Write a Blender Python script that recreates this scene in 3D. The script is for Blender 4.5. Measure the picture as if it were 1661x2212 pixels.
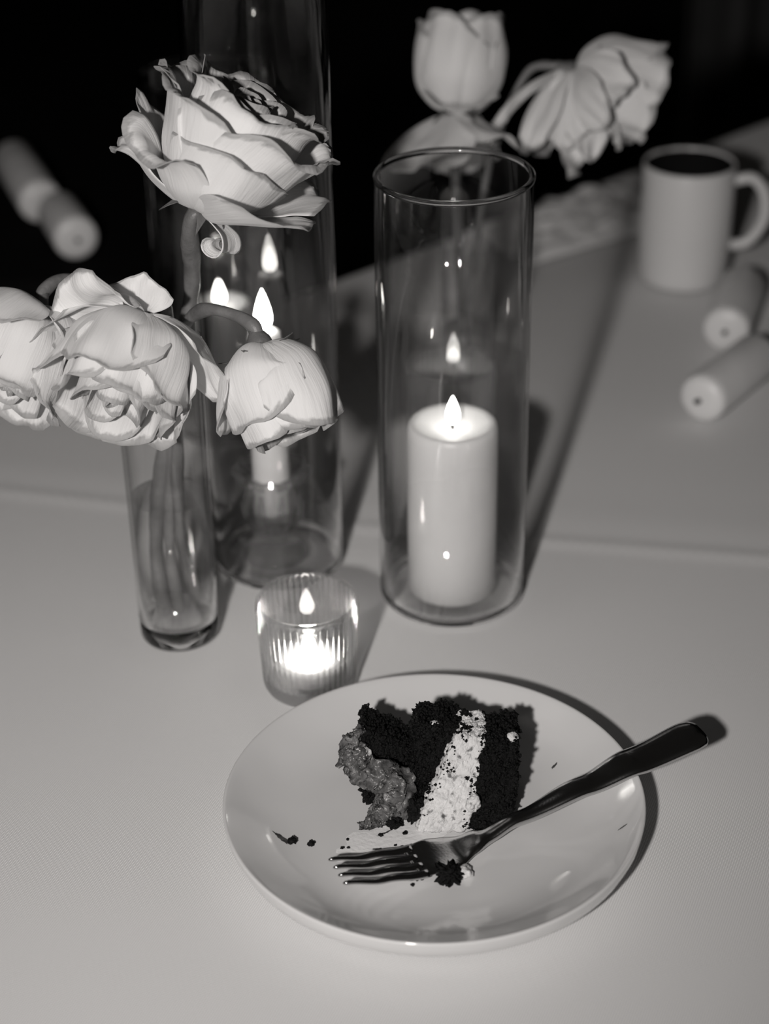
import bpy, bmesh, math, random
from math import sin, cos, pi, radians, sqrt, atan2, exp
from mathutils import Vector, Matrix, noise

for o in list(bpy.data.objects):
    bpy.data.objects.remove(o, do_unlink=True)
SC = bpy.context.scene
COL = SC.collection

# ------------------------------------------------------------------ camera
F_PX, TH, ROLL = 3950.0, radians(30.2), radians(0.95)
CAM_POS = Vector((0, 0, 0.56))
cd = bpy.data.cameras.new('camera')
cam = bpy.data.objects.new('camera', cd)
COL.objects.link(cam)
fw = Vector((0, cos(TH), -sin(TH)))
up0 = Vector((0, sin(TH), cos(TH)))
rt0 = Vector((1, 0, 0))
rt = rt0 * cos(ROLL) - up0 * sin(ROLL)
up = up0 * cos(ROLL) + rt0 * sin(ROLL)
m = Matrix((rt, up, -fw)).transposed().to_4x4()
m.translation = CAM_POS
cam.matrix_world = m
cd.sensor_fit = 'VERTICAL'
cd.sensor_height = 24.0
cd.lens = F_PX / 2212.0 * 24.0
cd.clip_start = 0.02
cd.clip_end = 50
cd.dof.use_dof = True
cd.dof.focus_distance = 0.855
cd.dof.aperture_fstop = cd.lens / 13.5
SC.camera = cam

# ------------------------------------------------------------------ world, flash, exposure
w = bpy.data.worlds.new('world')
SC.world = w
w.use_nodes = True
w.node_tree.nodes['Background'].inputs[0].default_value = (0.008, 0.0074, 0.0068, 1)
w.node_tree.nodes['Background'].inputs[1].default_value = 1.0

fl = bpy.data.lights.new('camera_flash', 'SPOT')
fl.energy = 42.0
fl.color = (1.0, 0.955, 0.925)
fl.shadow_soft_size = 0.022
fl.spot_size = radians(56)
fl.spot_blend = 1.0
flash = bpy.data.objects.new('camera_flash', fl)
COL.objects.link(flash)
flash.location = (-0.19, -0.19, 0.63)
flash.rotation_euler = (Vector((-0.05, 0.88, 0.08)) - flash.location).to_track_quat('-Z', 'Y').to_euler()

vs = SC.view_settings
vs.view_transform = 'Standard'
vs.look = 'None'
vs.gamma = 1.0
vs.exposure = 0.0
vs.use_curve_mapping = False
SC.cycles.max_bounces = 16
SC.cycles.transparent_max_bounces = 24
SC.cycles.transmission_bounces = 14
SC.cycles.glossy_bounces = 6
SC.cycles.sample_clamp_indirect = 6.0
SC.cycles.blur_glossy = 0.3

# ------------------------------------------------------------------ materials
def newmat(name):
    mt = bpy.data.materials.new(name)
    mt.use_nodes = True
    nt = mt.node_tree
    nt.nodes.clear()
    out = nt.nodes.new('ShaderNodeOutputMaterial')
    return mt, nt, out

def N(nt, typ, **kw):
    n = nt.nodes.new('ShaderNode' + typ)
    for k, v in kw.items():
        if k.startswith('_'):
            setattr(n, k[1:], v)
        else:
            n.inputs[k.replace('__', ' ')].default_value = v
    return n

def g(v):
    return (v, v, v, 1)

def principled(name, base, rough=0.5, spec=0.5, bump=None, bump_d=0.001, sss=0, coat=0, metal=0, var=None, trans=0):
    """bump=(scale,detail); var=(scale,dark,amount)"""
    mt, nt, out = newmat(name)
    p = N(nt, 'BsdfPrincipled', Roughness=rough, Metallic=metal)
    p.inputs['Base Color'].default_value = g(base)
    p.inputs['Specular IOR Level'].default_value = spec
    p.inputs['Coat Weight'].default_value = coat
    p.inputs['Coat Roughness'].default_value = 0.035
    if sss:
        p.inputs['Subsurface Weight'].default_value = sss
        p.inputs['Subsurface Radius'].default_value = (0.012, 0.012, 0.012)
        p.inputs['Subsurface Scale'].default_value = 1.0
    nt.links.new(p.outputs[0], out.inputs[0])
    tc = N(nt, 'TexCoord')
    if bump:
        nz = N(nt, 'TexNoise', Scale=bump[0], Detail=bump[1])
        nt.links.new(tc.outputs['Object'], nz.inputs['Vector'])
        b = N(nt, 'Bump', Distance=bump_d, Strength=1.0)
        nt.links.new(nz.outputs[0], b.inputs['Height'])
        nt.links.new(b.outputs[0], p.inputs['Normal'])
    if var:
        nz = N(nt, 'TexNoise', Scale=var[0], Detail=5.0)
        nt.links.new(tc.outputs['Object'], nz.inputs['Vector'])
        r = N(nt, 'ValToRGB')
        r.color_ramp.elements[0].position = var[3] if len(var) > 3 else 0.35
        r.color_ramp.elements[1].position = var[4] if len(var) > 4 else 0.65
        r.color_ramp.elements[0].color = g(var[1])
        r.color_ramp.elements[1].color = g(var[2])
        nt.links.new(nz.outputs[0], r.inputs[0])
        nt.links.new(r.outputs[0], p.inputs['Base Color'])
    return mt

def emission(name, strength, col=(1, 0.97, 0.92, 1)):
    mt, nt, out = newmat(name)
    e = N(nt, 'Emission', Strength=strength, Color=col)
    nt.links.new(e.outputs[0], out.inputs[0])
    return mt

def glass(name, tint=0.98, ior=1.46, rough=0.0):
    mt, nt, out = newmat(name)
    e = N(nt, 'BsdfGlass', Roughness=rough, IOR=ior, Color=g(tint))
    nt.links.new(e.outputs[0], out.inputs[0])
    return mt

def thin_glass(name, clear=0.992, edge=0.22, f0=0.042):
    """sheet glass: mirror reflection by Schlick, straight-through transmission, more absorption at grazing angles"""
    mt, nt, out = newmat(name)
    lw = N(nt, 'LayerWeight', Blend=0.5)
    p5 = N(nt, 'Math', _operation='POWER'); p5.inputs[1].default_value = 5
    nt.links.new(lw.outputs['Facing'], p5.inputs[0])
    fr = N(nt, 'Math', _operation='MULTIPLY_ADD'); fr.inputs[1].default_value = 0.85; fr.inputs[2].default_value = f0
    nt.links.new(p5.outputs[0], fr.inputs[0])
    p3 = N(nt, 'Math', _operation='POWER'); p3.inputs[1].default_value = 3.2
    nt.links.new(lw.outputs['Facing'], p3.inputs[0])
    mx = N(nt, 'MixRGB', Color1=g(clear), Color2=g(edge))
    nt.links.new(p3.outputs[0], mx.inputs[0])
    tr = N(nt, 'BsdfTransparent')
    nt.links.new(mx.outputs[0], tr.inputs[0])
    gl = N(nt, 'BsdfGlossy', Roughness=0.02, Color=g(1))
    ms = N(nt, 'MixShader')
    nt.links.new(fr.outputs[0], ms.inputs[0])
    nt.links.new(tr.outputs[0], ms.inputs[1])
    nt.links.new(gl.outputs[0], ms.inputs[2])
    nt.links.new(ms.outputs[0], out.inputs[0])
    return mt

def clear_glass(name, tint, ior, share):
    """solid clear glass or water; a share of the light goes straight through"""
    mt, nt, out = newmat(name)
    e = N(nt, 'BsdfGlass', Roughness=0.0, IOR=ior, Color=g(tint))
    t = N(nt, 'BsdfTransparent', Color=g(tint))
    ms = N(nt, 'MixShader', Fac=share)
    nt.links.new(e.outputs[0], ms.inputs[1])
    nt.links.new(t.outputs[0], ms.inputs[2])
    nt.links.new(ms.outputs[0], out.inputs[0])
    return mt

def petal_mat(name, base=0.80, edge=0.45):
    mt, nt, out = newmat(name)
    uv = N(nt, 'UVMap')
    mp = N(nt, 'Mapping'); mp.inputs['Scale'].default_value = (34, 2.2, 1)
    nt.links.new(uv.outputs[0], mp.inputs[0])
    nz = N(nt, 'TexNoise', Scale=1.0, Detail=4.0)
    nt.links.new(mp.outputs[0], nz.inputs['Vector'])
    bp = N(nt, 'Bump', Distance=0.00055, Strength=0.8)
    nt.links.new(nz.outputs[0], bp.inputs['Height'])
    # wilted rim: v close to 1, broken up with noise
    sp = N(nt, 'SeparateXYZ')
    nt.links.new(uv.outputs[0], sp.inputs[0])
    n2 = N(nt, 'TexNoise', Scale=14.0, Detail=3.0)
    nt.links.new(uv.outputs[0], n2.inputs['Vector'])
    ad = N(nt, 'Math', _operation='MULTIPLY_ADD'); ad.inputs[1].default_value = 0.10
    nt.links.new(n2.outputs[0], ad.inputs[0]); nt.links.new(sp.outputs[1], ad.inputs[2])
    rp = N(nt, 'ValToRGB')
    rp.color_ramp.elements[0].position = 0.985; rp.color_ramp.elements[0].color = g(base)
    rp.color_ramp.elements[1].position = 1.05; rp.color_ramp.elements[1].color = g(edge)
    dv = N(nt, 'Math', _operation='MULTIPLY'); dv.inputs[1].default_value = 0.985
    nt.links.new(ad.outputs[0], dv.inputs[0]); nt.links.new(dv.outputs[0], rp.inputs[0])
    rp.color_ramp.elements[1].position = 1.0
    rp.color_ramp.elements[0].position = 0.97
    df = N(nt, 'BsdfPrincipled', Roughness=0.62)
    df.inputs['Specular IOR Level'].default_value = 0.25
    df.inputs['Sheen Weight'].default_value = 0.15
    tr = N(nt, 'BsdfTranslucent')
    nt.links.new(rp.outputs[0], df.inputs['Base Color']); nt.links.new(rp.outputs[0], tr.inputs['Color'])
    nt.links.new(bp.outputs[0], df.inputs['Normal']); nt.links.new(bp.outputs[0], tr.inputs['Normal'])
    ms = N(nt, 'MixShader', Fac=0.16)
    nt.links.new(df.outputs[0], ms.inputs[1]); nt.links.new(tr.outputs[0], ms.inputs[2])
    nt.links.new(ms.outputs[0], out.inputs[0])
    return mt

def cloth_mat(name, base=0.72):
    mt, nt, out = newmat(name)
    tc = N(nt, 'TexCoord')
    mp = N(nt, 'Mapping'); mp.inputs['Rotation'].default_value = (0, 0, radians(22))
    nt.links.new(tc.outputs['Object'], mp.inputs[0])
    outs = []
    for d, sc in (('X', 1 / 0.00105), ('Y', 1 / 0.00095)):
        wv = N(nt, 'TexWave', _bands_direction=d, Scale=sc / 3.15, Distortion=0.25, Detail=1.0)
        nt.links.new(mp.outputs[0], wv.inputs['Vector'])
        outs.append(wv.outputs['Fac'])
    mu = N(nt, 'Math', _operation='MULTIPLY')
    nt.links.new(outs[0], mu.inputs[0]); nt.links.new(outs[1], mu.inputs[1])
    ad = mu
    bp = N(nt, 'Bump', Distance=0.00016, Strength=0.5)
    nt.links.new(ad.outputs[0], bp.inputs['Height'])
    rp = N(nt, 'MapRange'); rp.inputs[2].default_value = 1.0
    rp.inputs[3].default_value = base * 0.86; rp.inputs[4].default_value = base * 1.42
    nt.links.new(ad.outputs[0], rp.inputs[0])
    p = N(nt, 'BsdfPrincipled', Roughness=0.8)
    p.inputs['Specular IOR Level'].default_value = 0.15
    p.inputs['Sheen Weight'].default_value = 0.1
    nt.links.new(rp.outputs[0], p.inputs['Base Color'])
    nt.links.new(bp.outputs[0], p.inputs['Normal'])
    nt.links.new(p.outputs[0], out.inputs[0])
    return mt

M = {}
M['cloth'] = cloth_mat('white_twill')
M['napkin'] = principled('napkin_cloth', 0.78, 0.85, 0.1, bump=(300, 3), bump_d=0.0006)
M['ceramic'] = principled('white_ceramic', 0.67, 0.12, 0.5, coat=0.6, bump=(25, 1), bump_d=0.0012)
M['mug'] = principled('mug_ceramic', 0.66, 0.3, 0.5)
M['coffee'] = principled('dark_drink', 0.01, 0.1, 0.5)
M['steel'] = principled('steel', 0.60, 0.17, 0.5, metal=1.0, bump=(900, 2), bump_d=0.00003)
M['petal'] = petal_mat('rose_petal', 0.86)
M['petal_b'] = petal_mat('rose_petal_back', 0.78, 0.5)
M['stem'] = principled('rose_stem', 0.14, 0.45, 0.4, bump=(400, 3), bump_d=0.0004, var=(60, 0.10, 0.18))
M['sepal'] = principled('rose_sepal', 0.12, 0.5, 0.3, bump=(500, 3), bump_d=0.0004)
M['wax'] = principled('white_wax', 0.74, 0.38, 0.4, sss=0.35, bump=(40, 2), bump_d=0.0008)
M['wick'] = principled('burnt_wick', 0.02, 0.9, 0.1)
M['flame'] = emission('candle_flame', 15.0)
M['votive_flame'] = emission('votive_flame', 60.0)
M['sheet'] = thin_glass('clear_cylinder_glass')
M['vaseglass'] = thin_glass('clear_vase_glass', 0.992, 0.35, 0.042)
M['floorglass'] = thin_glass('clear_base_glass', 0.995, 0.9, 0.02)
M['solid'] = glass('solid_glass', 0.97)
M['crystal'] = clear_glass('pressed_glass', 0.99, 1.46, 0.42)
M['ribbed'] = clear_glass('ribbed_glass', 0.995, 1.46, 0.58)
M['water'] = thin_glass('vase_water', 0.985, 0.75, 0.025)
M['sponge'] = principled('chocolate_sponge', 0.006, 0.5, 0.16, bump=(1300, 6), bump_d=0.0010, var=(700, 0.002, 0.009))
M['cream'] = principled('white_cream', 0.60, 0.6, 0.35, bump=(350, 6), bump_d=0.0016, var=(230, 0.12, 0.62, 0.30, 0.40))
M['frosting'] = principled('chocolate_frosting', 0.10, 0.28, 0.5, bump=(260, 5), bump_d=0.0014, var=(260, 0.045, 0.15))
M['smear'] = principled('cream_smear', 0.76, 0.45, 0.4, bump=(500, 4), bump_d=0.0003)
M['crumbsmear'] = principled('chocolate_smear', 0.03, 0.4, 0.4, var=(500, 0.015, 0.08))
M['metalcup'] = thin_glass('clear_tealight_cup', 0.96, 0.6, 0.05)
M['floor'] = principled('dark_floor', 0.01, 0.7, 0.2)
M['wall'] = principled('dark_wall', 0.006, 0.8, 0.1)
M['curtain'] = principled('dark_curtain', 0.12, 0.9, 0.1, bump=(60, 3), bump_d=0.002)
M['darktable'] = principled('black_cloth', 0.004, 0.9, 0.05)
M['wood'] = principled('dark_wood', 0.05, 0.5, 0.3)

# ------------------------------------------------------------------ object helpers
def link(name, me, mat, parent=None, smooth=True):
    if smooth:
        for p in me.polygons:
            p.use_smooth = True
    if mat is not None:
        me.materials.append(mat)
    o = bpy.data.objects.new(name, me)
    COL.objects.link(o)
    if parent is not None:
        o.parent = parent
        o.matrix_parent_inverse = Matrix.Translation(-Vector(parent.location))
    return o

def mesh(name, verts, faces):
    me = bpy.data.meshes.new(name)
    me.from_pydata([tuple(v) for v in verts], [], faces)
    me.update()
    return me

def frombm(name, bm):
    me = bpy.data.meshes.new(name)
    bmesh.ops.recalc_face_normals(bm, faces=bm.faces)
    bm.to_mesh(me)
    bm.free()
    return me

def thing(name, label, cat, loc=(0, 0, 0), group=None):
    o = bpy.data.objects.new(name, None)
    o.empty_display_size = 0.02
    COL.objects.link(o)
    o.location = loc
    return tag(o, label, cat, group)

def tag(o, label, cat, group=None):
    o['label'] = label
    o['category'] = cat
    if group:
        o['group'] = group
    return o

def struct(o):
    o['kind'] = 'structure'
    return o

def lathe(profile, seg=64, center=(0, 0, 0), rib=None, closed=False):
    """profile: (r,z) pairs; r==0 ends are closed to a point. rib(r,z,ang,i)->r"""
    cx, cy, cz = center
    verts, faces, rows = [], [], []
    for i, (r, z) in enumerate(profile):
        if r <= 1e-7:
            rows.append([len(verts)]); verts.append((cx, cy, cz + z))
        else:
            row = []
            for k in range(seg):
                a = 2 * pi * k / seg
                rr = rib(r, z, a, i) if rib else r
                row.append(len(verts)); verts.append((cx + rr * cos(a), cy + rr * sin(a), cz + z))
            rows.append(row)
    n = len(rows)
    for i in range(n if closed else n - 1):
        A, B = rows[i], rows[(i + 1) % n]
        for k in range(seg):
            k2 = (k + 1) % seg
            if len(A) == 1 and len(B) == 1:
                continue
            if len(A) == 1:
                faces.append((A[0], B[k2], B[k]))
            elif len(B) == 1:
                faces.append((A[k], A[k2], B[0]))
            else:
                faces.append((A[k], A[k2], B[k2], B[k]))
    return verts, faces

def lathe_mesh(name, *a, **k):
    v, f = lathe(*a, **k)
    me = mesh(name, v, f)
    bm = bmesh.new(); bm.from_mesh(me)
    bmesh.ops.recalc_face_normals(bm, faces=bm.faces)
    bm.to_mesh(me); bm.free()
    return me

def catmull(pts, n=10):
    P = [Vector(p) for p in pts]
    P = [P[0] * 2 - P[1]] + P + [P[-1] * 2 - P[-2]]
    out = []
    for i in range(1, len(P) - 2):
        a, b, c, d = P[i - 1:i + 3]
        for k in range(n):
            t = k / n
            out.append(0.5 * ((2 * b) + (c - a) * t + (2 * a - 5 * b + 4 * c - d) * t * t + (3 * b - a - 3 * c + d) * t ** 3))
    out.append(P[-2].copy())
    return out

def tube(name, path, radii, seg=12, wob=0.0, seed=0):
    n = len(path)
    if not hasattr(radii, '__len__'):
        radii = [radii] * n
    elif len(radii) != n:
        R = radii
        radii = [R[min(int(i / (n - 1) * (len(R) - 1)), len(R) - 2)] * (1 - (i / (n - 1) * (len(R) - 1) - min(int(i / (n - 1) * (len(R) - 1)), len(R) - 2))) +
                 R[min(int(i / (n - 1) * (len(R) - 1)), len(R) - 2) + 1] * (i / (n - 1) * (len(R) - 1) - min(int(i / (n - 1) * (len(R) - 1)), len(R) - 2)) for i in range(n)]
    verts, faces = [], []
    up_ = Vector((0.13, 0.2, 1)).normalized()
    prev = None
    for i, p in enumerate(path):
        t = (path[min(i + 1, n - 1)] - path[max(i - 1, 0)]).normalized()
        if prev is None:
            a = t.cross(up_)
            if a.length < 0.1:
                a = t.cross(Vector((1, 0, 0)))
            a.normalize()
        else:
            a = (prev - t * prev.dot(t)).normalized()
        prev = a
        b = t.cross(a)
        for k in range(seg):
            an = 2 * pi * k / seg
            r = radii[i]
            if wob:
                r *= 1 + wob * noise.noise(p * 90 + Vector((seed + cos(an), sin(an), 0)))
            verts.append(p + a * (r * cos(an)) + b * (r * sin(an)))
    for i in range(n - 1):
        for k in range(seg):
            k2 = (k + 1) % seg
            faces.append((i * seg + k, i * seg + k2, (i + 1) * seg + k2, (i + 1) * seg + k))
    faces.append(tuple(range(seg))[::-1])
    faces.append(tuple((n - 1) * seg + k for k in range(seg)))
    return mesh(name, verts, faces)

def box_mesh(name, x0, x1, y0, y1, z0, z1, bev=0.0):
    bm = bmesh.new()
    bmesh.ops.create_cube(bm, size=1)
    for v in bm.verts:
        v.co = Vector(((x0 + x1) / 2 + v.co.x * (x1 - x0), (y0 + y1) / 2 + v.co.y * (y1 - y0), (z0 + z1) / 2 + v.co.z * (z1 - z0)))
    if bev:
        bmesh.ops.bevel(bm, geom=bm.edges[:], offset=bev, segments=3, affect='EDGES', profile=0.5)
    return frombm(name, bm)

# ------------------------------------------------------------------ room
FZ = -0.75
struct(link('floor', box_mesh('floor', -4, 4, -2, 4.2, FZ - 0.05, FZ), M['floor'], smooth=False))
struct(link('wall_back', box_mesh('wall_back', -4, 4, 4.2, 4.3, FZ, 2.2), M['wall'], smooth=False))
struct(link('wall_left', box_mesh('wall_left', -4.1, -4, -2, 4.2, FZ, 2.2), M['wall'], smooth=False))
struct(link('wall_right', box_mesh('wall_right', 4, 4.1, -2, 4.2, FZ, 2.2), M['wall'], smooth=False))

# dining table and its cloth. Table frame: d along the far edge, n across
DV = Vector((0.742, 0.670, 0)).normalized()
NV_ = Vector((-DV.y, DV.x, 0))
D0, D1, N0, N1 = -0.30, 1.75, 0.10, 1.005
def tf(d, n, z=0.0):
    return DV * d + NV_ * n + Vector((0, 0, z))

tbl = thing('dining_table', 'banquet table hidden under the white tablecloth', 'table', tf((D0 + D1) / 2, (N0 + N1) / 2, FZ))
def hexa(name, d0, d1, n0, n1, z0, z1, mat, parent):
    vs_ = [tf(d, n, z) for z in (z0, z1) for d, n in ((d0, n0), (d1, n0), (d1, n1), (d0, n1))]
    fs = [(3, 2, 1, 0), (4, 5, 6, 7), (0, 1, 5, 4), (1, 2, 6, 5), (2, 3, 7, 6), (3, 0, 4, 7)]
    return link(name, mesh(name, vs_, fs), mat, parent, smooth=False)
hexa('tabletop', D0 + 0.01, D1 - 0.01, N0 + 0.01, N1 - 0.01, -0.030, -0.0035, M['wood'], tbl)
for d in (D0 + 0.12, D1 - 0.12):
    for n in (N0 + 0.1, N1 - 0.1):
        hexa('leg', d - 0.025, d + 0.025, n - 0.025, n + 0.025, FZ, -0.030, M['wood'], tbl)

S0 = Vector((-0.24, 0.994)); S1 = Vector((0.222, 0.897))
sd = (S1 - S0).normalized(); sn = Vector((-sd.y, sd.x))
def cloth_z(x, y):
    p = Vector((x, y)) - S0
    c = p.dot(sn) + 0.004 * sin(p.dot(sd) * 9.0) - 0.005
    ridge = 0.0013 * exp(-(c / 0.0042) ** 2) + 0.0005 * exp(-((c - 0.03) / 0.02) ** 2)
    near = exp(-(((x - 0.02) / 0.16) ** 2 + ((y - 0.72) / 0.2) ** 2))
    und = 0.0008 * noise.noise(Vector((x * 6, y * 6, 3.1)))
    return -0.0022 + ridge + und * (1 - near) * 1.0

def make_cloth():
    step = 0.005
    nd = int((D1 - D0) / step); nn = int((N1 - N0) / step)
    verts, faces = [], []
    drop = [(0.004, -0.001), (0.008, -0.004), (0.011, -0.012), (0.013, -0.05), (0.018, -0.12), (0.024, -0.24)]
    ds = [D0 - a for a, b in drop[::-1]] + [D0 + (D1 - D0) * i / nd for i in range(nd + 1)] + [D1 + a for a, b in drop]
    ns = [N0 - a for a, b in drop[::-1]] + [N0 + (N1 - N0) * i / nn for i in range(nn + 1)] + [N1 + a for a, b in drop]
    k = len(drop)
    def dz(i, L):
        if i < k: return drop[k - 1 - i][1]
        if i >= L - k: return drop[i - (L - k)][1]
        return 0.0
    for i, d in enumerate(ds):
        for j, n in enumerate(ns):
            p = tf(d, n)
            z = min(dz(i, len(ds)), dz(j, len(ns)))
            if z < -0.03:
                q = noise.noise(Vector((d * 9, n * 9, 0))) * 0.02 * min(1, -z / 0.2)
                p += (NV_ if dz(j, len(ns)) <= dz(i, len(ds)) else DV) * q
                zz = z
            else:
                zz = z + cloth_z(p.x, p.y)
            verts.append((p.x, p.y, zz))
    W_ = len(ns)
    for i in range(len(ds) - 1):
        for j in range(W_ - 1):
            faces.append((i * W_ + j, (i + 1) * W_ + j, (i + 1) * W_ + j + 1, i * W_ + j + 1))
    return mesh('tablecloth', verts, faces)
tag(link('tablecloth', make_cloth(), M['cloth']), 'white twill tablecloth with a raised fold line across it', 'tablecloth')

# dark neighbouring table that carries the far pale candles
st = thing('side_table', 'black side table in the dark beyond the tablecloth', 'table', (-0.6, 1.75, FZ))
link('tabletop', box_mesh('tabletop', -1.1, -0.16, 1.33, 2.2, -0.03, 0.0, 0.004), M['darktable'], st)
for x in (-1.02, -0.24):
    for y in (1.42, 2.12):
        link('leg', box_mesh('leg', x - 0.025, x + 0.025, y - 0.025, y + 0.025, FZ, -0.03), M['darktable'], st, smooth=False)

# ------------------------------------------------------------------ plate
PC = Vector((0.0205, 0.664, 0))
PR = 0.0972
def plate_profile():
    top = [(0.0, 0.0062), (0.030, 0.0061), (0.055, 0.0064), (0.064, 0.0072), (0.073, 0.0093), (0.081, 0.0125), (0.088, 0.0164), (0.0935, 0.0199), (0.0958, 0.0213)]
    rim = [(0.0968, 0.0217), (0.0973, 0.0211), (0.0972, 0.0203)]
    bot = [(0.0968, 0.0170), (0.0950, 0.0125), (0.0910, 0.0085), (0.0840, 0.0052), (0.0740, 0.0032), (0.0640, 0.0027), (0.0585, 0.0022), (0.0575, 0.0004), (0.0565, 0.0), (0.0545, 0.0), (0.0535, 0.0006), (0.052, 0.0026), (0.0, 0.0026)]
    return top + rim + bot
plate = thing('dessert_plate', 'round white glazed coupe plate holding the eaten cake slice', 'plate', PC)
link('plate_body', lathe_mesh('plate_body', plate_profile(), 160, PC), M['ceramic'], plate)
def plate_z(x, y):
    r = sqrt((x - PC.x) ** 2 + (y - PC.y) ** 2)
    pr = [p for p in plate_profile()[:9]]
    for (r0, z0), (r1, z1) in zip(pr, pr[1:]):
        if r <= r1:
            return z0 + (z1 - z0) * (r - r0) / (r1 - r0)
    return 0.0217

# ------------------------------------------------------------------ candles, flames
def flame_mesh(name, base, h, w, lean=(0, 0)):
    prof = [(0.0, 0.0), (0.28, 0.03), (0.42, 0.10), (0.5, 0.22), (0.49, 0.36), (0.42, 0.52), (0.31, 0.68), (0.18, 0.84), (0.07, 0.95), (0.0, 1.0)]
    v, f = lathe([(r * w, z * h) for r, z in prof], 20)
    out = []
    for x, y, z in v:
        t = (z / h) ** 1.5
        out.append((base[0] + x + lean[0] * t, base[1] + y + lean[1] * t, base[2] + z))
    return mesh(name, out, f)

def pillar(label, c, r, h, wick_h, fl_h=None, fl_w=None, lean=(0, 0), group=None, seed=0, zb=0.0):
    t = thing('pillar_candle', label, 'candle', (c[0], c[1], zb), group)
    prof = [(0.0, 0.0), (r * 0.97, 0.0), (r, 0.0012), (r * 1.0, h * 0.45), (r * 0.995, h - 0.006), (r * 0.97, h - 0.0022), (r * 0.90, h - 0.0008),
            (r * 0.78, h - 0.002), (r * 0.5, h - 0.0042), (r * 0.2, h - 0.005), (0.0, h - 0.005)]
    prof = prof[:3] + [(r, 0.0012 + (h - 0.0072) * i / 14) for i in range(1, 14)] + prof[4:]
    def rib(rr, z, a, i):
        return rr * (1 + 0.006 * noise.noise(Vector((cos(a) * 2, sin(a) * 2, z * 40 + seed))))
    link('wax_body', lathe_mesh('wax_body', prof, 72, (c[0], c[1], zb), rib), M['wax'], t)
    top = zb + h - 0.006
    path = catmull([(c[0], c[1], top), (c[0], c[1], top + wick_h * 0.6), (c[0] + 0.0008, c[1], top + wick_h)], 5)
    link('wick', tube('wick', path, 0.0009, 8), M['wick'], t)
    if fl_h:
        link('flame', flame_mesh('flame', (c[0], c[1], top + wick_h * 0.62), fl_h, fl_w, lean), M['flame'], t)
    return t

def hurricane(label, c, R, H, wall=0.0024, group=None):
    t = thing('glass_hurricane', label, 'candle holder', (c[0], c[1], 0), group)
    r = R - wall
    # wall: closed ring section, base and rim bead are their own thick glass
    wallp = [(R, 0.006), (R, H * 0.25), (R, H * 0.5), (R, H * 0.75), (R, H - 0.002), (r, H - 0.002), (r, H * 0.5), (r, 0.006)]
    def rib(rr, z, a, i):
        return rr * (1 + 0.004 * noise.noise(Vector((cos(a) * 1.7, sin(a) * 1.7, z * 9 + c[0] * 50))))
    link('cylinder_wall', lathe_mesh('cylinder_wall', wallp, 128, (c[0], c[1], 0), rib, closed=True), M['sheet'], t)
    n = 12
    bead = [((R + r) / 2 + 0.00155 * cos(2 * pi * k / n), H - 0.0012 + 0.0017 * sin(2 * pi * k / n)) for k in range(n)]
    link('rim_bead', lathe_mesh('rim_bead', bead, 128, (c[0], c[1], 0), closed=True), M['solid'], t)
    foot = [(R - 0.0012, 0.0), (R - 0.0002, 0.0012), (R, 0.0055), (r, 0.0055), (r - 0.0025, 0.0042), (r - 0.005, 0.0036), (r - 0.005, 0.0004), (r - 0.003, 0.0)]
    link('foot_ring', lathe_mesh('foot_ring', foot, 128, (c[0], c[1], 0), closed=True), M['solid'], t)
    fl_ = [(0.0, 0.0004), (r - 0.0051, 0.0004), (r - 0.0051, 0.0032), (0.0, 0.0032)]
    link('glass_floor', lathe_mesh('glass_floor', fl_, 96, (c[0], c[1], 0)), M['floorglass'], t)
    return t

H1 = (0.0375, 0.8745)
hurricane('clear glass cylinder around the thick lit pillar candle beside the plate', H1, 0.0405, 0.246)
pillar('short thick white pillar candle burning inside the glass cylinder behind the cake plate', (0.0375, 0.8745), 0.0247, 0.104, 0.007, 0.0165, 0.0078, (0.0, 0.0), seed=1, zb=0.0033)

HT = (-0.0615, 0.912)
hurricane('tallest clear glass cylinder enclosing the taper candle behind the bud vase', HT, 0.0375, 0.337)

H2 = (-0.104, 1.088)
hurricane('clear glass cylinder with a small lit pillar standing behind the tallest cylinder', H2, 0.0405, 0.235)
pillar('small lit white pillar candle in the cylinder behind the taper candle', H2, 0.0205, 0.083, 0.007, 0.0165, 0.008, (0.0, 0.0), seed=5, zb=0.0033)

# pressed-glass candlestick inside the tall cylinder
CS = (-0.064, 0.909)
cst = thing('glass_candlestick', 'pressed glass candlestick with fluted cup and round foot inside the tallest cylinder', 'candle holder', (CS[0], CS[1], 0.0033))
def flute(rr, z, a, i):
    if 0.010 < z < 0.050:
        return rr * (1 + 0.05 * cos(10 * a))
    if z >= 0.050:
        return rr * (1 + 0.05 * cos(10 * a))
    return rr
prof = [(0.0, 0.0), (0.0175, 0.0), (0.0185, 0.0015), (0.0178, 0.004), (0.014, 0.007), (0.0085, 0.0105), (0.0072, 0.0135), (0.0088, 0.017), (0.0135, 0.021), (0.0165, 0.027), (0.0172, 0.033), (0.0160, 0.040), (0.0140, 0.046),
        (0.0150, 0.0495), (0.0185, 0.052), (0.0215, 0.0545), (0.0218, 0.0575), (0.0200, 0.0585), (0.0165, 0.0565), (0.0125, 0.0545), (0.0115, 0.052), (0.0113, 0.032), (0.0105, 0.0305), (0.0, 0.0305)]
link('candlestick_body', lathe_mesh('candlestick_body', prof, 100, (CS[0], CS[1], 0.0033), flute), M['crystal'], cst)
tp = thing('taper_candle', 'slim white taper candle burning in the pressed glass candlestick', 'candle', (CS[0], CS[1], 0.0345))
hT = 0.112
link('wax_body', lathe_mesh('wax_body', [(0.0, 0.0), (0.0098, 0.0), (0.0104, 0.002), (0.0106, 0.03), (0.0100, 0.07), (0.0094, hT - 0.004), (0.0086, hT - 0.001), (0.006, hT), (0.0035, hT - 0.0015), (0.0, hT - 0.002)], 40, (CS[0], CS[1], 0.0345)), M['wax'], tp)
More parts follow.
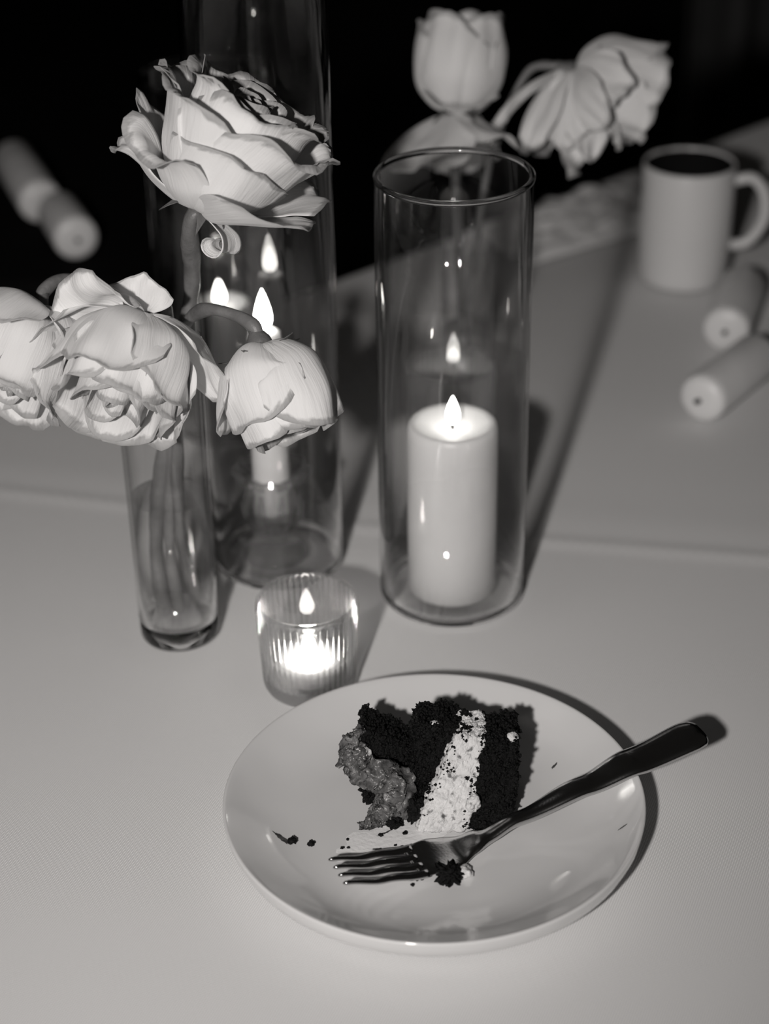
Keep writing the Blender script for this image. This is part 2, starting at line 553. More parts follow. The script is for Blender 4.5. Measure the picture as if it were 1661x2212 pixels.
zt = 0.0345 + hT - 0.003
link('wick', tube('wick', [Vector((CS[0], CS[1], zt)), Vector((CS[0], CS[1], zt + 0.004)), Vector((CS[0] + 0.0005, CS[1], zt + 0.008))], 0.0009, 8), M['wick'], tp)
link('flame', flame_mesh('flame', (CS[0], CS[1], zt + 0.004), 0.0235, 0.0098), M['flame'], tp)

# ------------------------------------------------------------------ ribbed votives with tealights
def votive(label, tlabel, c, R, Rb, H, nrib, lit=True):
    t = thing('ribbed_votive', label, 'candle holder', (c[0], c[1], 0))
    prof = [(0.0, 0.0012), (Rb * 0.7, 0.0010), (Rb * 0.86, 0.0), (Rb * 0.95, 0.0006), (Rb, 0.004)]
    k = 10
    for i in range(1, k + 1):
        tt = i / k
        prof.append((Rb + (R - Rb) * tt, 0.004 + (H - 0.0085) * tt))
    prof += [(R + 0.0002, H - 0.0035), (R + 0.0001, H - 0.0018), (R - 0.0004, H - 0.0006), (R - 0.0012, H), (R - 0.0021, H - 0.0008), (R - 0.0024, H - 0.003)]
    wi = 0.0028
    for i in range(k, -1, -1):
        tt = i / k
        prof.append((Rb + (R - Rb) * tt - wi, 0.0075 + (H - 0.013) * tt))
    prof += [(Rb - wi - 0.002, 0.0062), (Rb * 0.5, 0.0058), (0.0, 0.0058)]
    def rib(rr, z, a, i):
        if 4 <= i <= 14:
            return rr + 0.00055 * (abs(cos(nrib * a / 2)) * 2 - 1.2)
        return rr
    link('ribbed_glass', lathe_mesh('ribbed_glass', prof, nrib * 8, (c[0], c[1], 0), rib), M['ribbed'], t)
    zb = 0.0060
    tl = thing('tealight', tlabel, 'candle', (c[0], c[1], zb))
    rc = 0.0185 if Rb > 0.0225 else Rb - wi - 0.0015
    hc = 0.013
    link('cup', lathe_mesh('cup', [(0.0, 0.0), (rc - 0.0004, 0.0), (rc, 0.0006), (rc, hc), (rc - 0.0004, hc + 0.0002), (rc - 0.0006, hc), (rc - 0.0006, 0.0008), (0.0, 0.0008)], 64, (c[0], c[1], zb)), M['metalcup'], tl)
    link('wax', lathe_mesh('wax', [(0.0, 0.0009), (rc - 0.0007, 0.0009), (rc - 0.0007, hc - 0.002), (rc * 0.7, hc - 0.0028), (0.0, hc - 0.003)], 48, (c[0], c[1], zb)), M['wax'], tl)
    zw = zb + hc - 0.0035
    link('wick', tube('wick', [Vector((c[0], c[1], zw)), Vector((c[0], c[1], zw + 0.003)), Vector((c[0] + 0.0004, c[1], zw + 0.006))], 0.0008, 8), M['wick'], tl)
    if lit:
        link('flame', flame_mesh('flame', (c[0], c[1], zw + 0.003), 0.0155, 0.0075), M['votive_flame'], tl)
    return t
votive('short ribbed clear glass votive glowing with a tealight next to the cake plate', 'lit tealight inside the ribbed votive that touches the plate edge', (-0.0405, 0.7845), 0.0262, 0.0238, 0.0535, 48)
votive('ribbed glass votive seen through the cylinder behind the thick pillar candle', 'unlit tealight in the votive behind the thick pillar candle', (0.043, 1.030), 0.0285, 0.026, 0.068, 44, lit=False)

# ------------------------------------------------------------------ bud vases
def bud_vase(label, c, Rb, Rt, H, wz, slug=0.0165):
    t = thing('bud_vase', label, 'vase', (c[0], c[1], 0))
    wall = 0.0019
    def R(z): return Rb + (Rt - Rb) * (z / H)
    wp = [(R(z), z) for z in (slug * 0.8, H * 0.3, H * 0.6, H * 0.85, H - 0.001)] + [(R(H) - wall * 0.5, H), (R(H) - wall, H - 0.001)] + [(R(z) - wall, z) for z in (H * 0.85, H * 0.6, H * 0.3, slug * 0.8)]
    link('vase_wall', lathe_mesh('vase_wall', wp, 96, (c[0], c[1], 0), closed=True), M['vaseglass'], t)
    sp = [(0.0, 0.0008), (Rb * 0.75, 0.0006), (Rb * 0.86, 0.0), (Rb * 0.95, 0.0009), (R(0.003), 0.003), (R(slug * 0.8), slug * 0.78), (R(slug) - wall, slug * 0.8), (Rb * 0.7, slug * 0.95), (0.0, slug)]
    link('thick_base', lathe_mesh('thick_base', sp, 96, (c[0], c[1], 0)), M['solid'], t)
    wt = [(0.0, slug + 0.0004), (Rb * 0.7, slug * 0.97 + 0.0004), (R(slug) - wall - 0.0003, slug * 0.9), (R(wz) - wall - 0.0003, wz + 0.0006), (R(wz) - wall - 0.0013, wz), (R(wz) * 0.5, wz - 0.0003), (0.0, wz - 0.0003)]
    link('water', lathe_mesh('water', wt, 80, (c[0], c[1], 0)), M['water'], t)
    return t
V1 = (-0.1130, 0.8350)
bud_vase('slim clear glass bud vase half full of water holding four roses', V1, 0.0215, 0.0228, 0.177, 0.086)
V2 = (0.0560, 1.0990)
bud_vase('slim glass bud vase holding two roses seen through the cylinder of the thick pillar', V2, 0.0165, 0.0172, 0.118, 0.06, 0.007)

# ------------------------------------------------------------------ roses
def smooth_key(keys, v):
    if v <= keys[0][0]:
        return keys[0][1]
    for (v0, a0), (v1, a1) in zip(keys, keys[1:]):
        if v <= v1:
            t = (v - v0) / (v1 - v0)
            t = t * t * (3 - 2 * t)
            return a0 + (a1 - a0) * t
    return keys[-1][1]

def petal_mesh(L, W, r0, z0, alpha, phi, side=0.3, pw=2.2, bw=0.3, rho=((0, 0.012), (1, 0.03)), ulip=0.8, klip=0.0, ruf=0.0012, seed=0.0, thick=0.00035, nu=19, nv=22, skew=0.0, wig=3.0):
    # centre line
    K = 60
    cl = [(r0, z0, radians(smooth_key(alpha, 0)))]
    for i in range(1, K + 1):
        v = i / K
        a = radians(smooth_key(alpha, v))
        r, z, _ = cl[-1]
        cl.append((r + sin(a) * L / K, z + cos(a) * L / K, a))
    def centre(v):
        x = min(max(v, 0), 1) * K
        i = min(int(x), K - 1); t = x - i
        A, B = cl[i], cl[i + 1]
        return tuple(A[j] * (1 - t) + B[j] * t for j in range(3))
    pts, uvs = [], []
    for j in range(nv + 1):
        row = []
        for i in range(nu + 1):
            u = -1 + 2 * i / nu
            edge = 1 - side * abs(u) ** pw + 0.03 * noise.noise(Vector((u * 2.3, seed * 3.1, 1.7)))
            v = (j / nv) * min(edge, 1.0)
            wv = W * (bw + (1 - bw) * sin(pi / 2 * min(1, v / 0.62)))
            rh = smooth_key(rho, v)
            # integrate cross-section
            n = 8; t_, n_, be = 0.0, 0.0, 0.0
            su = 1 if u >= 0 else -1
            au = abs(u)
            for q in range(n):
                um = au * (q + 0.5) / n
                k_ = (1 / rh) if um < ulip else -klip * smooth_key(((0.3, 0), (0.7, 1)), v)
                be += k_ * wv * au / n
                t_ += cos(be) * wv * au / n
                n_ += sin(be) * wv * au / n
            r, z, a = centre(v)
            t_ *= su
            off = ruf * (v ** 2) * noise.noise(Vector((u * wig, v * 2.0, seed * 7.7))) * 2.2 + ruf * 0.8 * noise.noise(Vector((u * 1.2, v * 1.3, seed * 3.3 + 9)))
            n_ += off
            t_ += skew * v * v * L
            radial = r - cos(a) * n_
            zz = z + sin(a) * n_
            row.append(Vector((radial, t_, zz)))
            uvs.append(((u + 1) / 2, j / nv))
        pts.append(row)
    cp, sp = cos(phi), sin(phi)
    flat = [Vector((p.x * cp - p.y * sp, p.x * sp + p.y * cp, p.z)) for row in pts for p in row]
    W1 = nu + 1
    faces = [(j * W1 + i, j * W1 + i + 1, (j + 1) * W1 + i + 1, (j + 1) * W1 + i) for j in range(nv) for i in range(nu)]
    me = mesh('petal', flat, faces)
    # thickness
    nrm = [v.normal.copy() for v in me.vertices]
    nV = len(flat)
    verts = [p + nn_ * thick / 2 for p, nn_ in zip(flat, nrm)] + [p - nn_ * thick / 2 for p, nn_ in zip(flat, nrm)]
    f2 = list(faces) + [tuple(reversed([k + nV for k in f])) for f in faces]
    border = [i for i in range(W1)] + [j * W1 + nu for j in range(1, nv + 1)] + [nv * W1 + i for i in range(nu - 1, -1, -1)] + [j * W1 for j in range(nv - 1, 0, -1)]
    for a, b in zip(border, border[1:] + border[:1]):
        f2.append((b, a, a + nV, b + nV))
    bpy.data.meshes.remove(me)
    me = mesh('petal', verts, f2)
    uvl = me.uv_layers.new(name='UVMap')
    allu = uvs + uvs
    for lp in me.loops:
        uvl.data[lp.index].uv = allu[lp.vertex_index]
    return me

def frame_from_axis(axis, front):
    Z = Vector(axis).normalized()
    X = Vector(front)
    X = (X - Z * X.dot(Z)).normalized()
    Y = Z.cross(X)
    return Matrix((X, Y, Z)).transposed()

def cam_dir(x, y, z):
    """direction given as image right, image up, towards the viewer"""
    return rt * x + up * y - fw * z

def rose(label, base, axis, petals, stem, mat, scale=1.0, stem_r=0.0028, group=None, sepals=5, sep_dir=120, calyx=True, roll=0.0, calyx_r=0.0052, skirt=None):
    """base: where the head joins the stem; stem: points from the foot up to the head"""
    base = Vector(base)
    foot = Vector(stem[0])
    t = thing('rose', label, 'rose', foot, group)
    R = frame_from_axis(axis, -fw + up * 0.001)
    Z = R.col[2]
    T = Matrix.Translation(base) @ R.to_4x4() @ Matrix.Rotation(roll, 4, 'Z') @ Matrix.Scale(scale, 4)
    for kw in petals:
        me = petal_mesh(**kw)
        me.transform(T)
        link('petal', me, mat, t)
    if skirt:
        T2 = Matrix.Translation(base) @ frame_from_axis(skirt[0], -fw).to_4x4() @ Matrix.Scale(scale, 4)
        for kw in skirt[1]:
            me = petal_mesh(**kw)
            me.transform(T2)
            link('petal', me, mat, t)
    path = catmull(stem[:-1] + [base - Z * 0.012 * scale, base - Z * 0.002 * scale], 9)
    n = len(path)
    link('stem', tube('stem', path, [stem_r * (1 + 0.12 * sin(i * 0.5)) for i in range(n)], 14, 0.25, foot.x * 100), M['stem'], t)
    if calyx:
        cm = lathe_mesh('calyx', [(0.0, -0.0125), (0.0030, -0.012), (0.0036, -0.008), (calyx_r, -0.004), (calyx_r + 0.0008, 0.0), (calyx_r * 0.8, 0.0025), (0.0, 0.003)], 24)
        cm.transform(T)
        cal = link('calyx', cm, M['sepal'], t)
        for s in range(sepals):
            me = petal_mesh(L=0.019, W=0.0040, r0=calyx_r * 0.8, z0=0.0005, alpha=((0, 80), (0.3, sep_dir * 0.8), (1, sep_dir)), phi=s * 2 * pi / 5 + 0.4, side=0.85, pw=0.9, bw=0.8, rho=((0, 0.004), (1, 0.01)), ruf=0.0006, seed=s + foot.x * 99, nu=8, nv=10)
            me.transform(T)
            me.name = 'sepal'
            link('sepal', me, M['sepal'], cal)
    return t

D2 = radians
def inner_spiral(n, r_in, r_out, H0, H1, seed, close=1.0, tip=18.0, start=0):
    out = []
    for i in range(n):
        t = i / max(1, n - 1)
        r = r_in + (r_out - r_in) * t
        H = H0 + (H1 - H0) * t
        L = H + r * 0.75
        v1 = min(0.40, r * 0.9 / L + 0.06)
        out.append(dict(L=L, W=0.010 + 0.72 * r + 0.004 * t, r0=0.0022, z0=0.0, alpha=((0, 82), (v1, 34 * t + 4), (0.62, -8 * close + 6 * t), (0.88, -16 * close + 14 * t), (1.0, -10 * close + 14 * t + tip * t)),
                        phi=D2(137.5 * i + 40 * seed + start), side=0.22, pw=2.0, bw=0.25, rho=((0, max(0.004, r * 0.6)), (0.5, max(0.0055, r * 1.02)), (1, max(0.006, r * 1.12))), ulip=0.88, klip=60 * t, ruf=0.0010, seed=seed * 10 + i, nu=17, nv=18))
    return out

def P(L, W, phi, alpha, r0=0.004, z0=0.0, **k):
    d = dict(L=L, W=W, phi=D2(phi), alpha=alpha, r0=r0, z0=z0)
    d.update(k)
    return d

# ---- the big open upright rose
hero = inner_spiral(11, 0.003, 0.019, 0.055, 0.056, 1)
RO = ((0, 0.014), (0.5, 0.026), (1, 0.036))
for i, ph in enumerate((15, 88, 160, 232, 305)):
    hero.append(P(0.070, 0.030, ph, ((0, 84), (0.28, 30), (0.6, 8), (0.86, 6), (0.95, 50), (1, 120)), side=0.2, pw=2.6, rho=((0, 0.012), (0.5, 0.025), (1, 0.031)), ulip=0.86, klip=110, ruf=0.002, seed=50 + i))
for i, ph in enumerate((-40, 50, 122, 195, 262)):
    hero.append(P(0.070, 0.033, ph, ((0, 88), (0.32, 40), (0.62, 22), (0.86, 26), (0.95, 70), (1, 150)), side=0.22, pw=2.0, rho=((0, 0.014), (0.5, 0.031), (1, 0.042)), ulip=0.82, klip=120, ruf=0.002, seed=60 + i))
hero += [
    P(0.062, 0.034, 18, ((0, 92), (0.3, 50), (0.6, 30), (0.85, 24), (0.95, 70), (1, 150)), side=0.36, pw=1.1, rho=((0, 0.016), (0.5, 0.034), (1, 0.05)), ulip=0.84, klip=110, ruf=0.0018, seed=71, z0=-0.001),
    P(0.066, 0.034, 60, ((0, 98), (0.25, 66), (0.6, 58), (0.9, 66), (1, 80)), side=0.34, pw=1.2, rho=((0, 0.016), (0.5, 0.05), (1, -0.4 + 0.5)), ulip=0.8, klip=45, ruf=0.003, seed=72, z0=-0.002, skew=-0.1),
    P(0.052, 0.026, -36, ((0, 96), (0.3, 64), (0.62, 46), (0.82, 60), (0.92, 120), (1, 175)), side=0.16, pw=3.0, rho=((0, 0.014), (0.5, 0.026), (1, 0.036)), ulip=0.86, klip=110, ruf=0.0016, seed=73, z0=-0.002),
    P(0.034, 0.0115, 78, ((0, 96), (0.38, 104), (0.55, 150), (0.75, 270), (1, 430)), side=0.12, pw=3, rho=((0, 0.014), (0.5, 0.03), (1, 0.05)), ruf=0.0012, seed=74, z0=-0.003),
    P(0.070, 0.031, -78, ((0, 90), (0.3, 44), (0.6, 16), (0.82, 14), (0.92, 60), (1, 150)), side=0.22, pw=1.6, rho=((0, 0.014), (0.5, 0.030), (1, 0.05)), ulip=0.74, klip=140, ruf=0.002, seed=75),
    P(0.066, 0.027, -108, ((0, 96), (0.3, 60), (0.6, 48), (0.88, 60), (1, 96)), side=0.5, pw=1.0, rho=((0, 0.016), (0.5, 0.035), (1, 0.08)), ulip=0.8, klip=60, ruf=0.003, seed=76, z0=-0.002),
    P(0.050, 0.024, -84, ((0, 98), (0.3, 74), (0.65, 62), (0.85, 100), (1, 170)), side=0.25, pw=2, rho=((0, 0.016), (0.5, 0.04), (1, 0.06)), ulip=0.8, klip=60, ruf=0.003, seed=77, z0=-0.003),
    P(0.064, 0.030, 135, ((0, 94), (0.3, 60), (0.6, 50), (0.9, 70), (1, 120)), side=0.3, pw=1.5, rho=((0, 0.016), (0.5, 0.035), (1, 0.06)), ulip=0.8, klip=60, ruf=0.003, seed=78, z0=-0.002),
    P(0.064, 0.030, 205, ((0, 94), (0.3, 60), (0.6, 44), (0.9, 60), (1, 120)), side=0.3, pw=1.5, rho=((0, 0.016), (0.5, 0.035), (1, 0.06)), ulip=0.8, klip=60, ruf=0.003, seed=79, z0=-0.002),
]
GV = 'roses in the bud vase beside the ribbed votive'
v1 = Vector((V1[0], V1[1], 0))
rose('large fully open white rose standing upright above the bud vase', (-0.0834, 0.8148, 0.2542), cam_dir(0.50, 0.80, 0.34), hero,
     [v1 + Vector((-0.007, -0.004, 0.0185)), v1 + Vector((-0.010, 0.004, 0.05)), v1 + Vector((-0.003, 0.006, 0.10)), v1 + Vector((0.012, 0.004, 0.165)), v1 + Vector((0.020, 0.0, 0.205)), (0, 0, 0)], M['petal'], stem_r=0.0042, sep_dir=150)

# ---- nodding open rose facing the viewer
r2 = inner_spiral(8, 0.004, 0.018, 0.050, 0.054, 2, close=0.7)
for i, ph in enumerate((-20, 52, 124, 196, 268)):
    r2.append(P(0.066, 0.029, ph, ((0, 86), (0.30, 36), (0.6, 6), (0.88, -4), (0.96, 10), (1, 50)), side=0.2, pw=2.2, rho=((0, 0.012), (0.5, 0.026), (1, 0.029)), ulip=0.84, klip=110, ruf=0.0030, seed=110 + i))
for i, ph in enumerate((12, 84, 160, 232, 304)):
    r2.append(P(0.068, 0.030, ph, ((0, 90), (0.32, 46), (0.62, 12), (0.88, 4), (0.96, 30), (1, 80)), side=0.26, pw=1.7, rho=((0, 0.014), (0.5, 0.031), (1, 0.036)), ulip=0.78, klip=130, ruf=0.0036, seed=120 + i))
r2 += [
    P(0.062, 0.028, -84, ((0, 96), (0.3, 66), (0.62, 42), (0.9, 44), (1, 80)), side=0.28, pw=1.6, rho=((0, 0.016), (0.5, 0.034), (1, 0.05)), ulip=0.76, klip=90, ruf=0.004, seed=131, z0=-0.002),
    P(0.062, 0.027, 88, ((0, 96), (0.3, 62), (0.62, 34), (0.9, 36), (1, 90)), side=0.34, pw=1.4, rho=((0, 0.016), (0.5, 0.034), (1, 0.05)), ulip=0.76, klip=90, ruf=0.004, seed=132, z0=-0.002),
    P(0.044, 0.026, 45, ((0, 100), (0.25, 78), (0.5, 56), (0.72, 90), (1, 160)), side=0.3, pw=1.4, rho=((0, 0.016), (0.5, 0.03), (1, 0.06)), ulip=0.85, klip=60, ruf=0.003, seed=133, z0=-0.002),
    P(0.031, 0.020, 74, ((0, 100), (0.3, 94), (0.6, 98), (1, 112)), side=0.3, pw=1.5, rho=((0, 0.03), (0.5, 0.05), (1, 0.06)), ruf=0.003, seed=134, z0=-0.003),
    P(0.022, 0.017, 5, ((0, 100), (0.3, 110), (0.6, 122), (1, 132)), side=0.4, pw=1.0, rho=((0, 0.03), (0.5, 0.05), (1, 0.06)), ruf=0.003, seed=135, z0=-0.003),
]
rose('open white rose nodding forward in front of the bud vase rim', (-0.1150, 0.802, 0.2010), cam_dir(-0.22, -0.84, 0.44), r2,
     [v1 + Vector((0.001, -0.006, 0.0185)), v1 + Vector((-0.002, 0.0, 0.06)), v1 + Vector((0.003, 0.004, 0.11)), v1 + Vector((0.006, 0.004, 0.175)), v1 + Vector((0.006, -0.002, 0.200)), (0, 0, 0)], M['petal'], scale=0.98, stem_r=0.0030, roll=0.0, sep_dir=100)

# ---- rose hanging to the left on an arched stem
r3 = inner_spiral(8, 0.004, 0.018, 0.046, 0.050, 3, close=0.9)
for i, ph in enumerate((-10, 62, 134, 206, 278)):
    r3.append(P(0.066, 0.030, ph, ((0, 86), (0.30, 36), (0.6, 8), (0.88, 0), (0.96, 30), (1, 80)), side=0.2, pw=2.2, rho=((0, 0.012), (0.5, 0.026), (1, 0.03)), ulip=0.86, klip=90, ruf=0.0024, seed=210 + i))
r3 += [P(0.060, 0.028, ph, ((0, 96), (0.3, 70), (0.62, 40), (0.9, a), (1, a + 50)), side=0.28, pw=1.6, rho=((0, 0.016), (0.5, 0.034), (1, 0.05)), ulip=0.78, klip=70, ruf=0.003, seed=230 + ph, z0=-0.002)
       for ph, a in ((20, 30), (85, 36), (150, 80), (-70, 60), (-135, 90))]
rose('white rose drooping from the arched stem at the far side of the nodding rose', (-0.1660, 0.811, 0.2035), cam_dir(-0.30, -0.90, 0.30), r3,
     [v1 + Vector((0.010, 0.002, 0.0185)), v1 + Vector((0.004, 0.008, 0.05)), v1 + Vector((0.000, 0.008, 0.10)), v1 + Vector((-0.006, 0.010, 0.165)), v1 + Vector((-0.020, 0.006, 0.195)), v1 + Vector((-0.040, -0.006, 0.2115)), (0, 0, 0)], M['petal'], scale=0.93, stem_r=0.0032, sep_dir=60)

# ---- closed rose hanging to the right
r4 = inner_spiral(7, 0.004, 0.017, 0.044, 0.048, 4, close=1.0)
for i, ph in enumerate((-30, 42, 114, 186, 258)):
    r4.append(P(0.062, 0.028, ph, ((0, 88), (0.28, 40), (0.55, 6), (0.85, -16), (0.95, -14), (1, 20)), side=0.2, pw=2.2, rho=((0, 0.012), (0.5, 0.024), (1, 0.024)), ulip=0.9, klip=90, ruf=0.0026, seed=310 + i))
r4 += [
    P(0.067, 0.034, -52, ((0, 92), (0.28, 48), (0.55, 8), (0.85, -12), (1, -4)), side=0.22, pw=2.0, rho=((0, 0.014), (0.5, 0.028), (1, 0.030)), ulip=0.92, klip=60, ruf=0.003, seed=321, z0=-0.001),
    P(0.056, 0.036, 40, ((0, 94), (0.28, 54), (0.55, 12), (0.85, -10), (0.95, 10), (1, 50)), side=0.2, pw=2.4, rho=((0, 0.015), (0.5, 0.029), (1, 0.031)), ulip=0.9, klip=60, ruf=0.002, seed=322, z0=-0.002),
    P(0.056, 0.026, 100, ((0, 94), (0.28, 60), (0.55, 24), (0.85, 6), (1, 50)), side=0.3, pw=1.5, rho=((0, 0.015), (0.5, 0.03), (1, 0.034)), ulip=0.8, klip=60, ruf=0.003, seed=323, z0=-0.002),
    P(0.058, 0.028, 190, ((0, 94), (0.28, 56), (0.55, 14), (0.85, -6), (1, 30)), side=0.2, pw=2.0, rho=((0, 0.015), (0.5, 0.03), (1, 0.032)), ruf=0.003, seed=324, z0=-0.002),
]
rose('half closed white rose drooping in front of the tallest cylinder', (-0.0570, 0.783, 0.1955), cam_dir(0.34, -0.93, 0.04), r4,
     [v1 + Vector((0.013, -0.004, 0.0185)), v1 + Vector((0.004, 0.002, 0.06)), v1 + Vector((0.006, 0.000, 0.11)), v1 + Vector((0.012, -0.008, 0.172)), v1 + Vector((0.020, -0.020, 0.196)), v1 + Vector((0.034, -0.034, 0.2065)), (0, 0, 0)], M['petal'], scale=0.92, stem_r=0.0032, sep_dir=100, calyx_r=0.0062)

# ---- two roses in the far bud vase
v2 = Vector((V2[0], V2[1], 0))
r5 = inner_spiral(9, 0.004, 0.020, 0.054, 0.054, 5, close=0.9)
for i, ph in enumerate((-35, 40, 112, 184, 256)):
    r5.append(P(0.066, 0.032, ph, ((0, 88), (0.28, 40), (0.55, 8), (0.85, -10), (0.95, 0), (1, 40)), side=0.26, pw=1.8, rho=((0, 0.012), (0.5, 0.027), (1, 0.028)), ulip=0.9, klip=80, ruf=0.0024, seed=410 + i))
r5 += [
    P(0.060, 0.033, -38, ((0, 110), (0.2, 122), (0.5, 130), (0.85, 142), (1, 150)), side=0.25, pw=2.0, rho=((0, -0.10), (0.5, -0.07), (1, -0.06)), ruf=0.003, seed=421, z0=-0.002),
    P(0.052, 0.026, 48, ((0, 110), (0.2, 112), (0.5, 112), (0.85, 126), (1, 140)), side=0.3, pw=1.6, rho=((0, -0.10), (0.5, -0.07), (1, -0.06)), ruf=0.004, seed=422, z0=-0.002),
    P(0.034, 0.024, 0, ((0, 100), (0.3, 80), (0.6, 90), (1, 130)), side=0.25, pw=2.0, rho=((0, 0.016), (0.5, 0.03), (1, 0.04)), ruf=0.002, seed=423, z0=-0.002),
    P(0.055, 0.028, 180, ((0, 110), (0.2, 110), (0.5, 120), (0.85, 130), (1, 150)), side=0.3, pw=1.6, rho=((0, -0.10), (0.5, -0.07), (1, -0.06)), ruf=0.004, seed=424, z0=-0.002),
]
rose('upright white rose with lowest petals folded down behind the cylinder rim', (0.0495, 1.099, 0.2050), cam_dir(0.04, 0.99, 0.05), r5,
     [v2 + Vector((-0.004, 0.0, 0.009)), v2 + Vector((-0.003, 0.004, 0.06)), v2 + Vector((-0.006, 0.0, 0.118)), v2 + Vector((-0.008, 0.0, 0.165)), (0, 0, 0)], M['petal_b'], scale=1.05, stem_r=0.0030, sep_dir=150)
r6 = inner_spiral(8, 0.004, 0.020, 0.046, 0.048, 6, close=0.8)
for i, ph in enumerate((-10, 62, 134, 206, 278)):
    r6.append(P(0.062, 0.031, ph, ((0, 88), (0.30, 44), (0.6, 8), (0.88, -2), (0.96, 20), (1, 60)), side=0.22, pw=2.0, rho=((0, 0.012), (0.5, 0.028), (1, 0.032)), ulip=0.86, klip=80, ruf=0.0026, seed=510 + i))
r6 += [P(Lq, Wq, ph, ((0, 95), (0.25, a1), (0.6, a2), (1, a3)), side=0.30, pw=1.7, rho=((0, 0.03), (0.5, 0.05), (1, 0.06)), ruf=0.004, seed=530 + ph, z0=-0.002)
       for ph, Lq, Wq, a1, a2, a3 in ((86, 0.060, 0.018, 84, 66, 56), (112, 0.060, 0.018, 84, 60, 50), (38, 0.056, 0.017, 84, 66, 56), (15, 0.052, 0.018, 70, 52, 50), (140, 0.06, 0.02, 90, 80, 76))]
r6s = [P(Lq, Wq, ph, ((0, 80), (0.18, a1), (0.6, a2), (1, a3)), side=0.28, pw=1.8, bw=0.45, rho=((0, -0.05), (0.5, -0.035), (1, -0.04)), ruf=0.004, seed=560 + ph, z0=-0.001)
       for ph, Lq, Wq, a1, a2, a3 in ((-82, 0.056, 0.015, 118, 132, 150), (-48, 0.060, 0.013, 140, 158, 166), (-12, 0.055, 0.016, 150, 164, 172), (22, 0.062, 0.014, 150, 168, 172), (60, 0.056, 0.016, 140, 152, 166))]
rose('drooping white rose with hanging petals beside the upright rose in the far vase', (0.1215, 1.110, 0.2260), cam_dir(0.86, -0.22, -0.18), r6,
     [v2 + Vector((0.005, 0.0, 0.009)), v2 + Vector((0.001, 0.004, 0.06)), v2 + Vector((0.006, 0.004, 0.118)), v2 + Vector((0.016, 0.014, 0.175)), v2 + Vector((0.036, 0.018, 0.222)), (0, 0, 0)], M['petal_b'], scale=1.05, stem_r=0.0026, sep_dir=70, skirt=(cam_dir(0.05, 0.99, 0.12), r6s))

# ------------------------------------------------------------------ mug
MG = (0.2335, 1.316)
mug = thing('coffee_mug', 'white ceramic mug with a round handle behind the pale lying candles', 'mug', (MG[0], MG[1], 0))
mr, mh = 0.0345, 0.094
link('mug_body', lathe_mesh('mug_body', [(0.0, 0.002), (mr * 0.75, 0.002), (mr * 0.8, 0.0), (mr * 0.9, 0.0005), (mr * 0.97, 0.004), (mr, 0.010), (mr, mh * 0.5), (mr * 1.01, mh - 0.002), (mr * 0.985, mh), (mr * 0.95, mh - 0.002), (mr * 0.93, mh * 0.5), (mr * 0.93, 0.012), (mr * 0.85, 0.006), (0.0, 0.005)], 72, (MG[0], MG[1], 0)), M['mug'], mug)
hp = catmull([(MG[0] + mr - 0.002, MG[1], 0.078), (MG[0] + mr + 0.014, MG[1] - 0.001, 0.080), (MG[0] + mr + 0.024, MG[1] - 0.002, 0.066), (MG[0] + mr + 0.024, MG[1] - 0.002, 0.046), (MG[0] + mr + 0.014, MG[1] - 0.001, 0.030), (MG[0] + mr - 0.002, MG[1], 0.026)], 8)
link('handle', tube('handle', hp, 0.0042, 14), M['mug'], mug)
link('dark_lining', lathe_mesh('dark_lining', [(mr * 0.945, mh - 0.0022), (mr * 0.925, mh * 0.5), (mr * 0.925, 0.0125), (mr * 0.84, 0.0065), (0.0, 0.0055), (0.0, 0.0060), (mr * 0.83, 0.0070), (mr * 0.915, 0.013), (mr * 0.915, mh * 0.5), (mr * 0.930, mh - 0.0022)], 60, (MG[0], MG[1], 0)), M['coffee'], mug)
link('dark_drink', lathe_mesh('dark_drink', [(0.0, mh - 0.034), (mr * 0.912, mh - 0.034), (mr * 0.912, mh - 0.032), (0.0, mh - 0.032)], 48, (MG[0], MG[1], 0)), M['coffee'], mug)

# ------------------------------------------------------------------ napkin heap behind
def napkin():
    cx, cy = 0.165, 1.425
    nx, ny = 70, 60
    verts, faces = [], []
    ca, sa = cos(0.6), sin(0.6)
    for i in range(nx + 1):
        for j in range(ny + 1):
            u = -1 + 2 * i / nx; v = -1 + 2 * j / ny
            x = u * 0.085; y = v * 0.042
            e = max(0, 1 - max(abs(u), abs(v)) ** 3)
            h = 0.004 + e * (0.010 + 0.012 * abs(noise.noise(Vector((u * 2.1, v * 2.1, 4.0)))) + 0.01 * exp(-((v - 0.2) / 0.4) ** 2) + 0.004 * noise.noise(Vector((u * 6, v * 6, 1))))
            wob = 0.004 * noise.noise(Vector((u * 3, v * 3, 8)))
            verts.append((cx + (x + wob) * ca - y * sa, cy + (x + wob) * sa + y * ca, h))
    n = len(verts)
    W1 = ny + 1
    for i in range(nx):
        for j in range(ny):
            faces.append((i * W1 + j, (i + 1) * W1 + j, (i + 1) * W1 + j + 1, i * W1 + j + 1))
    verts += [(x, y, max(0.0005, z - 0.0035)) for x, y, z in verts]
    faces += [tuple(reversed([q + n for q in f])) for f in faces]
    b = [i * W1 for i in range(nx + 1)] + [nx * W1 + j for j in range(1, W1)] + [i * W1 + ny for i in range(nx - 1, -1, -1)] + [j for j in range(ny - 1, 0, -1)]
    for a_, b_ in zip(b, b[1:] + b[:1]):
        faces.append((b_, a_, a_ + n, b_ + n))
    return mesh('napkin', verts, faces)
tag(link('napkin', napkin(), M['napkin']), 'crumpled white napkin lying between the far roses and the mug', 'napkin')

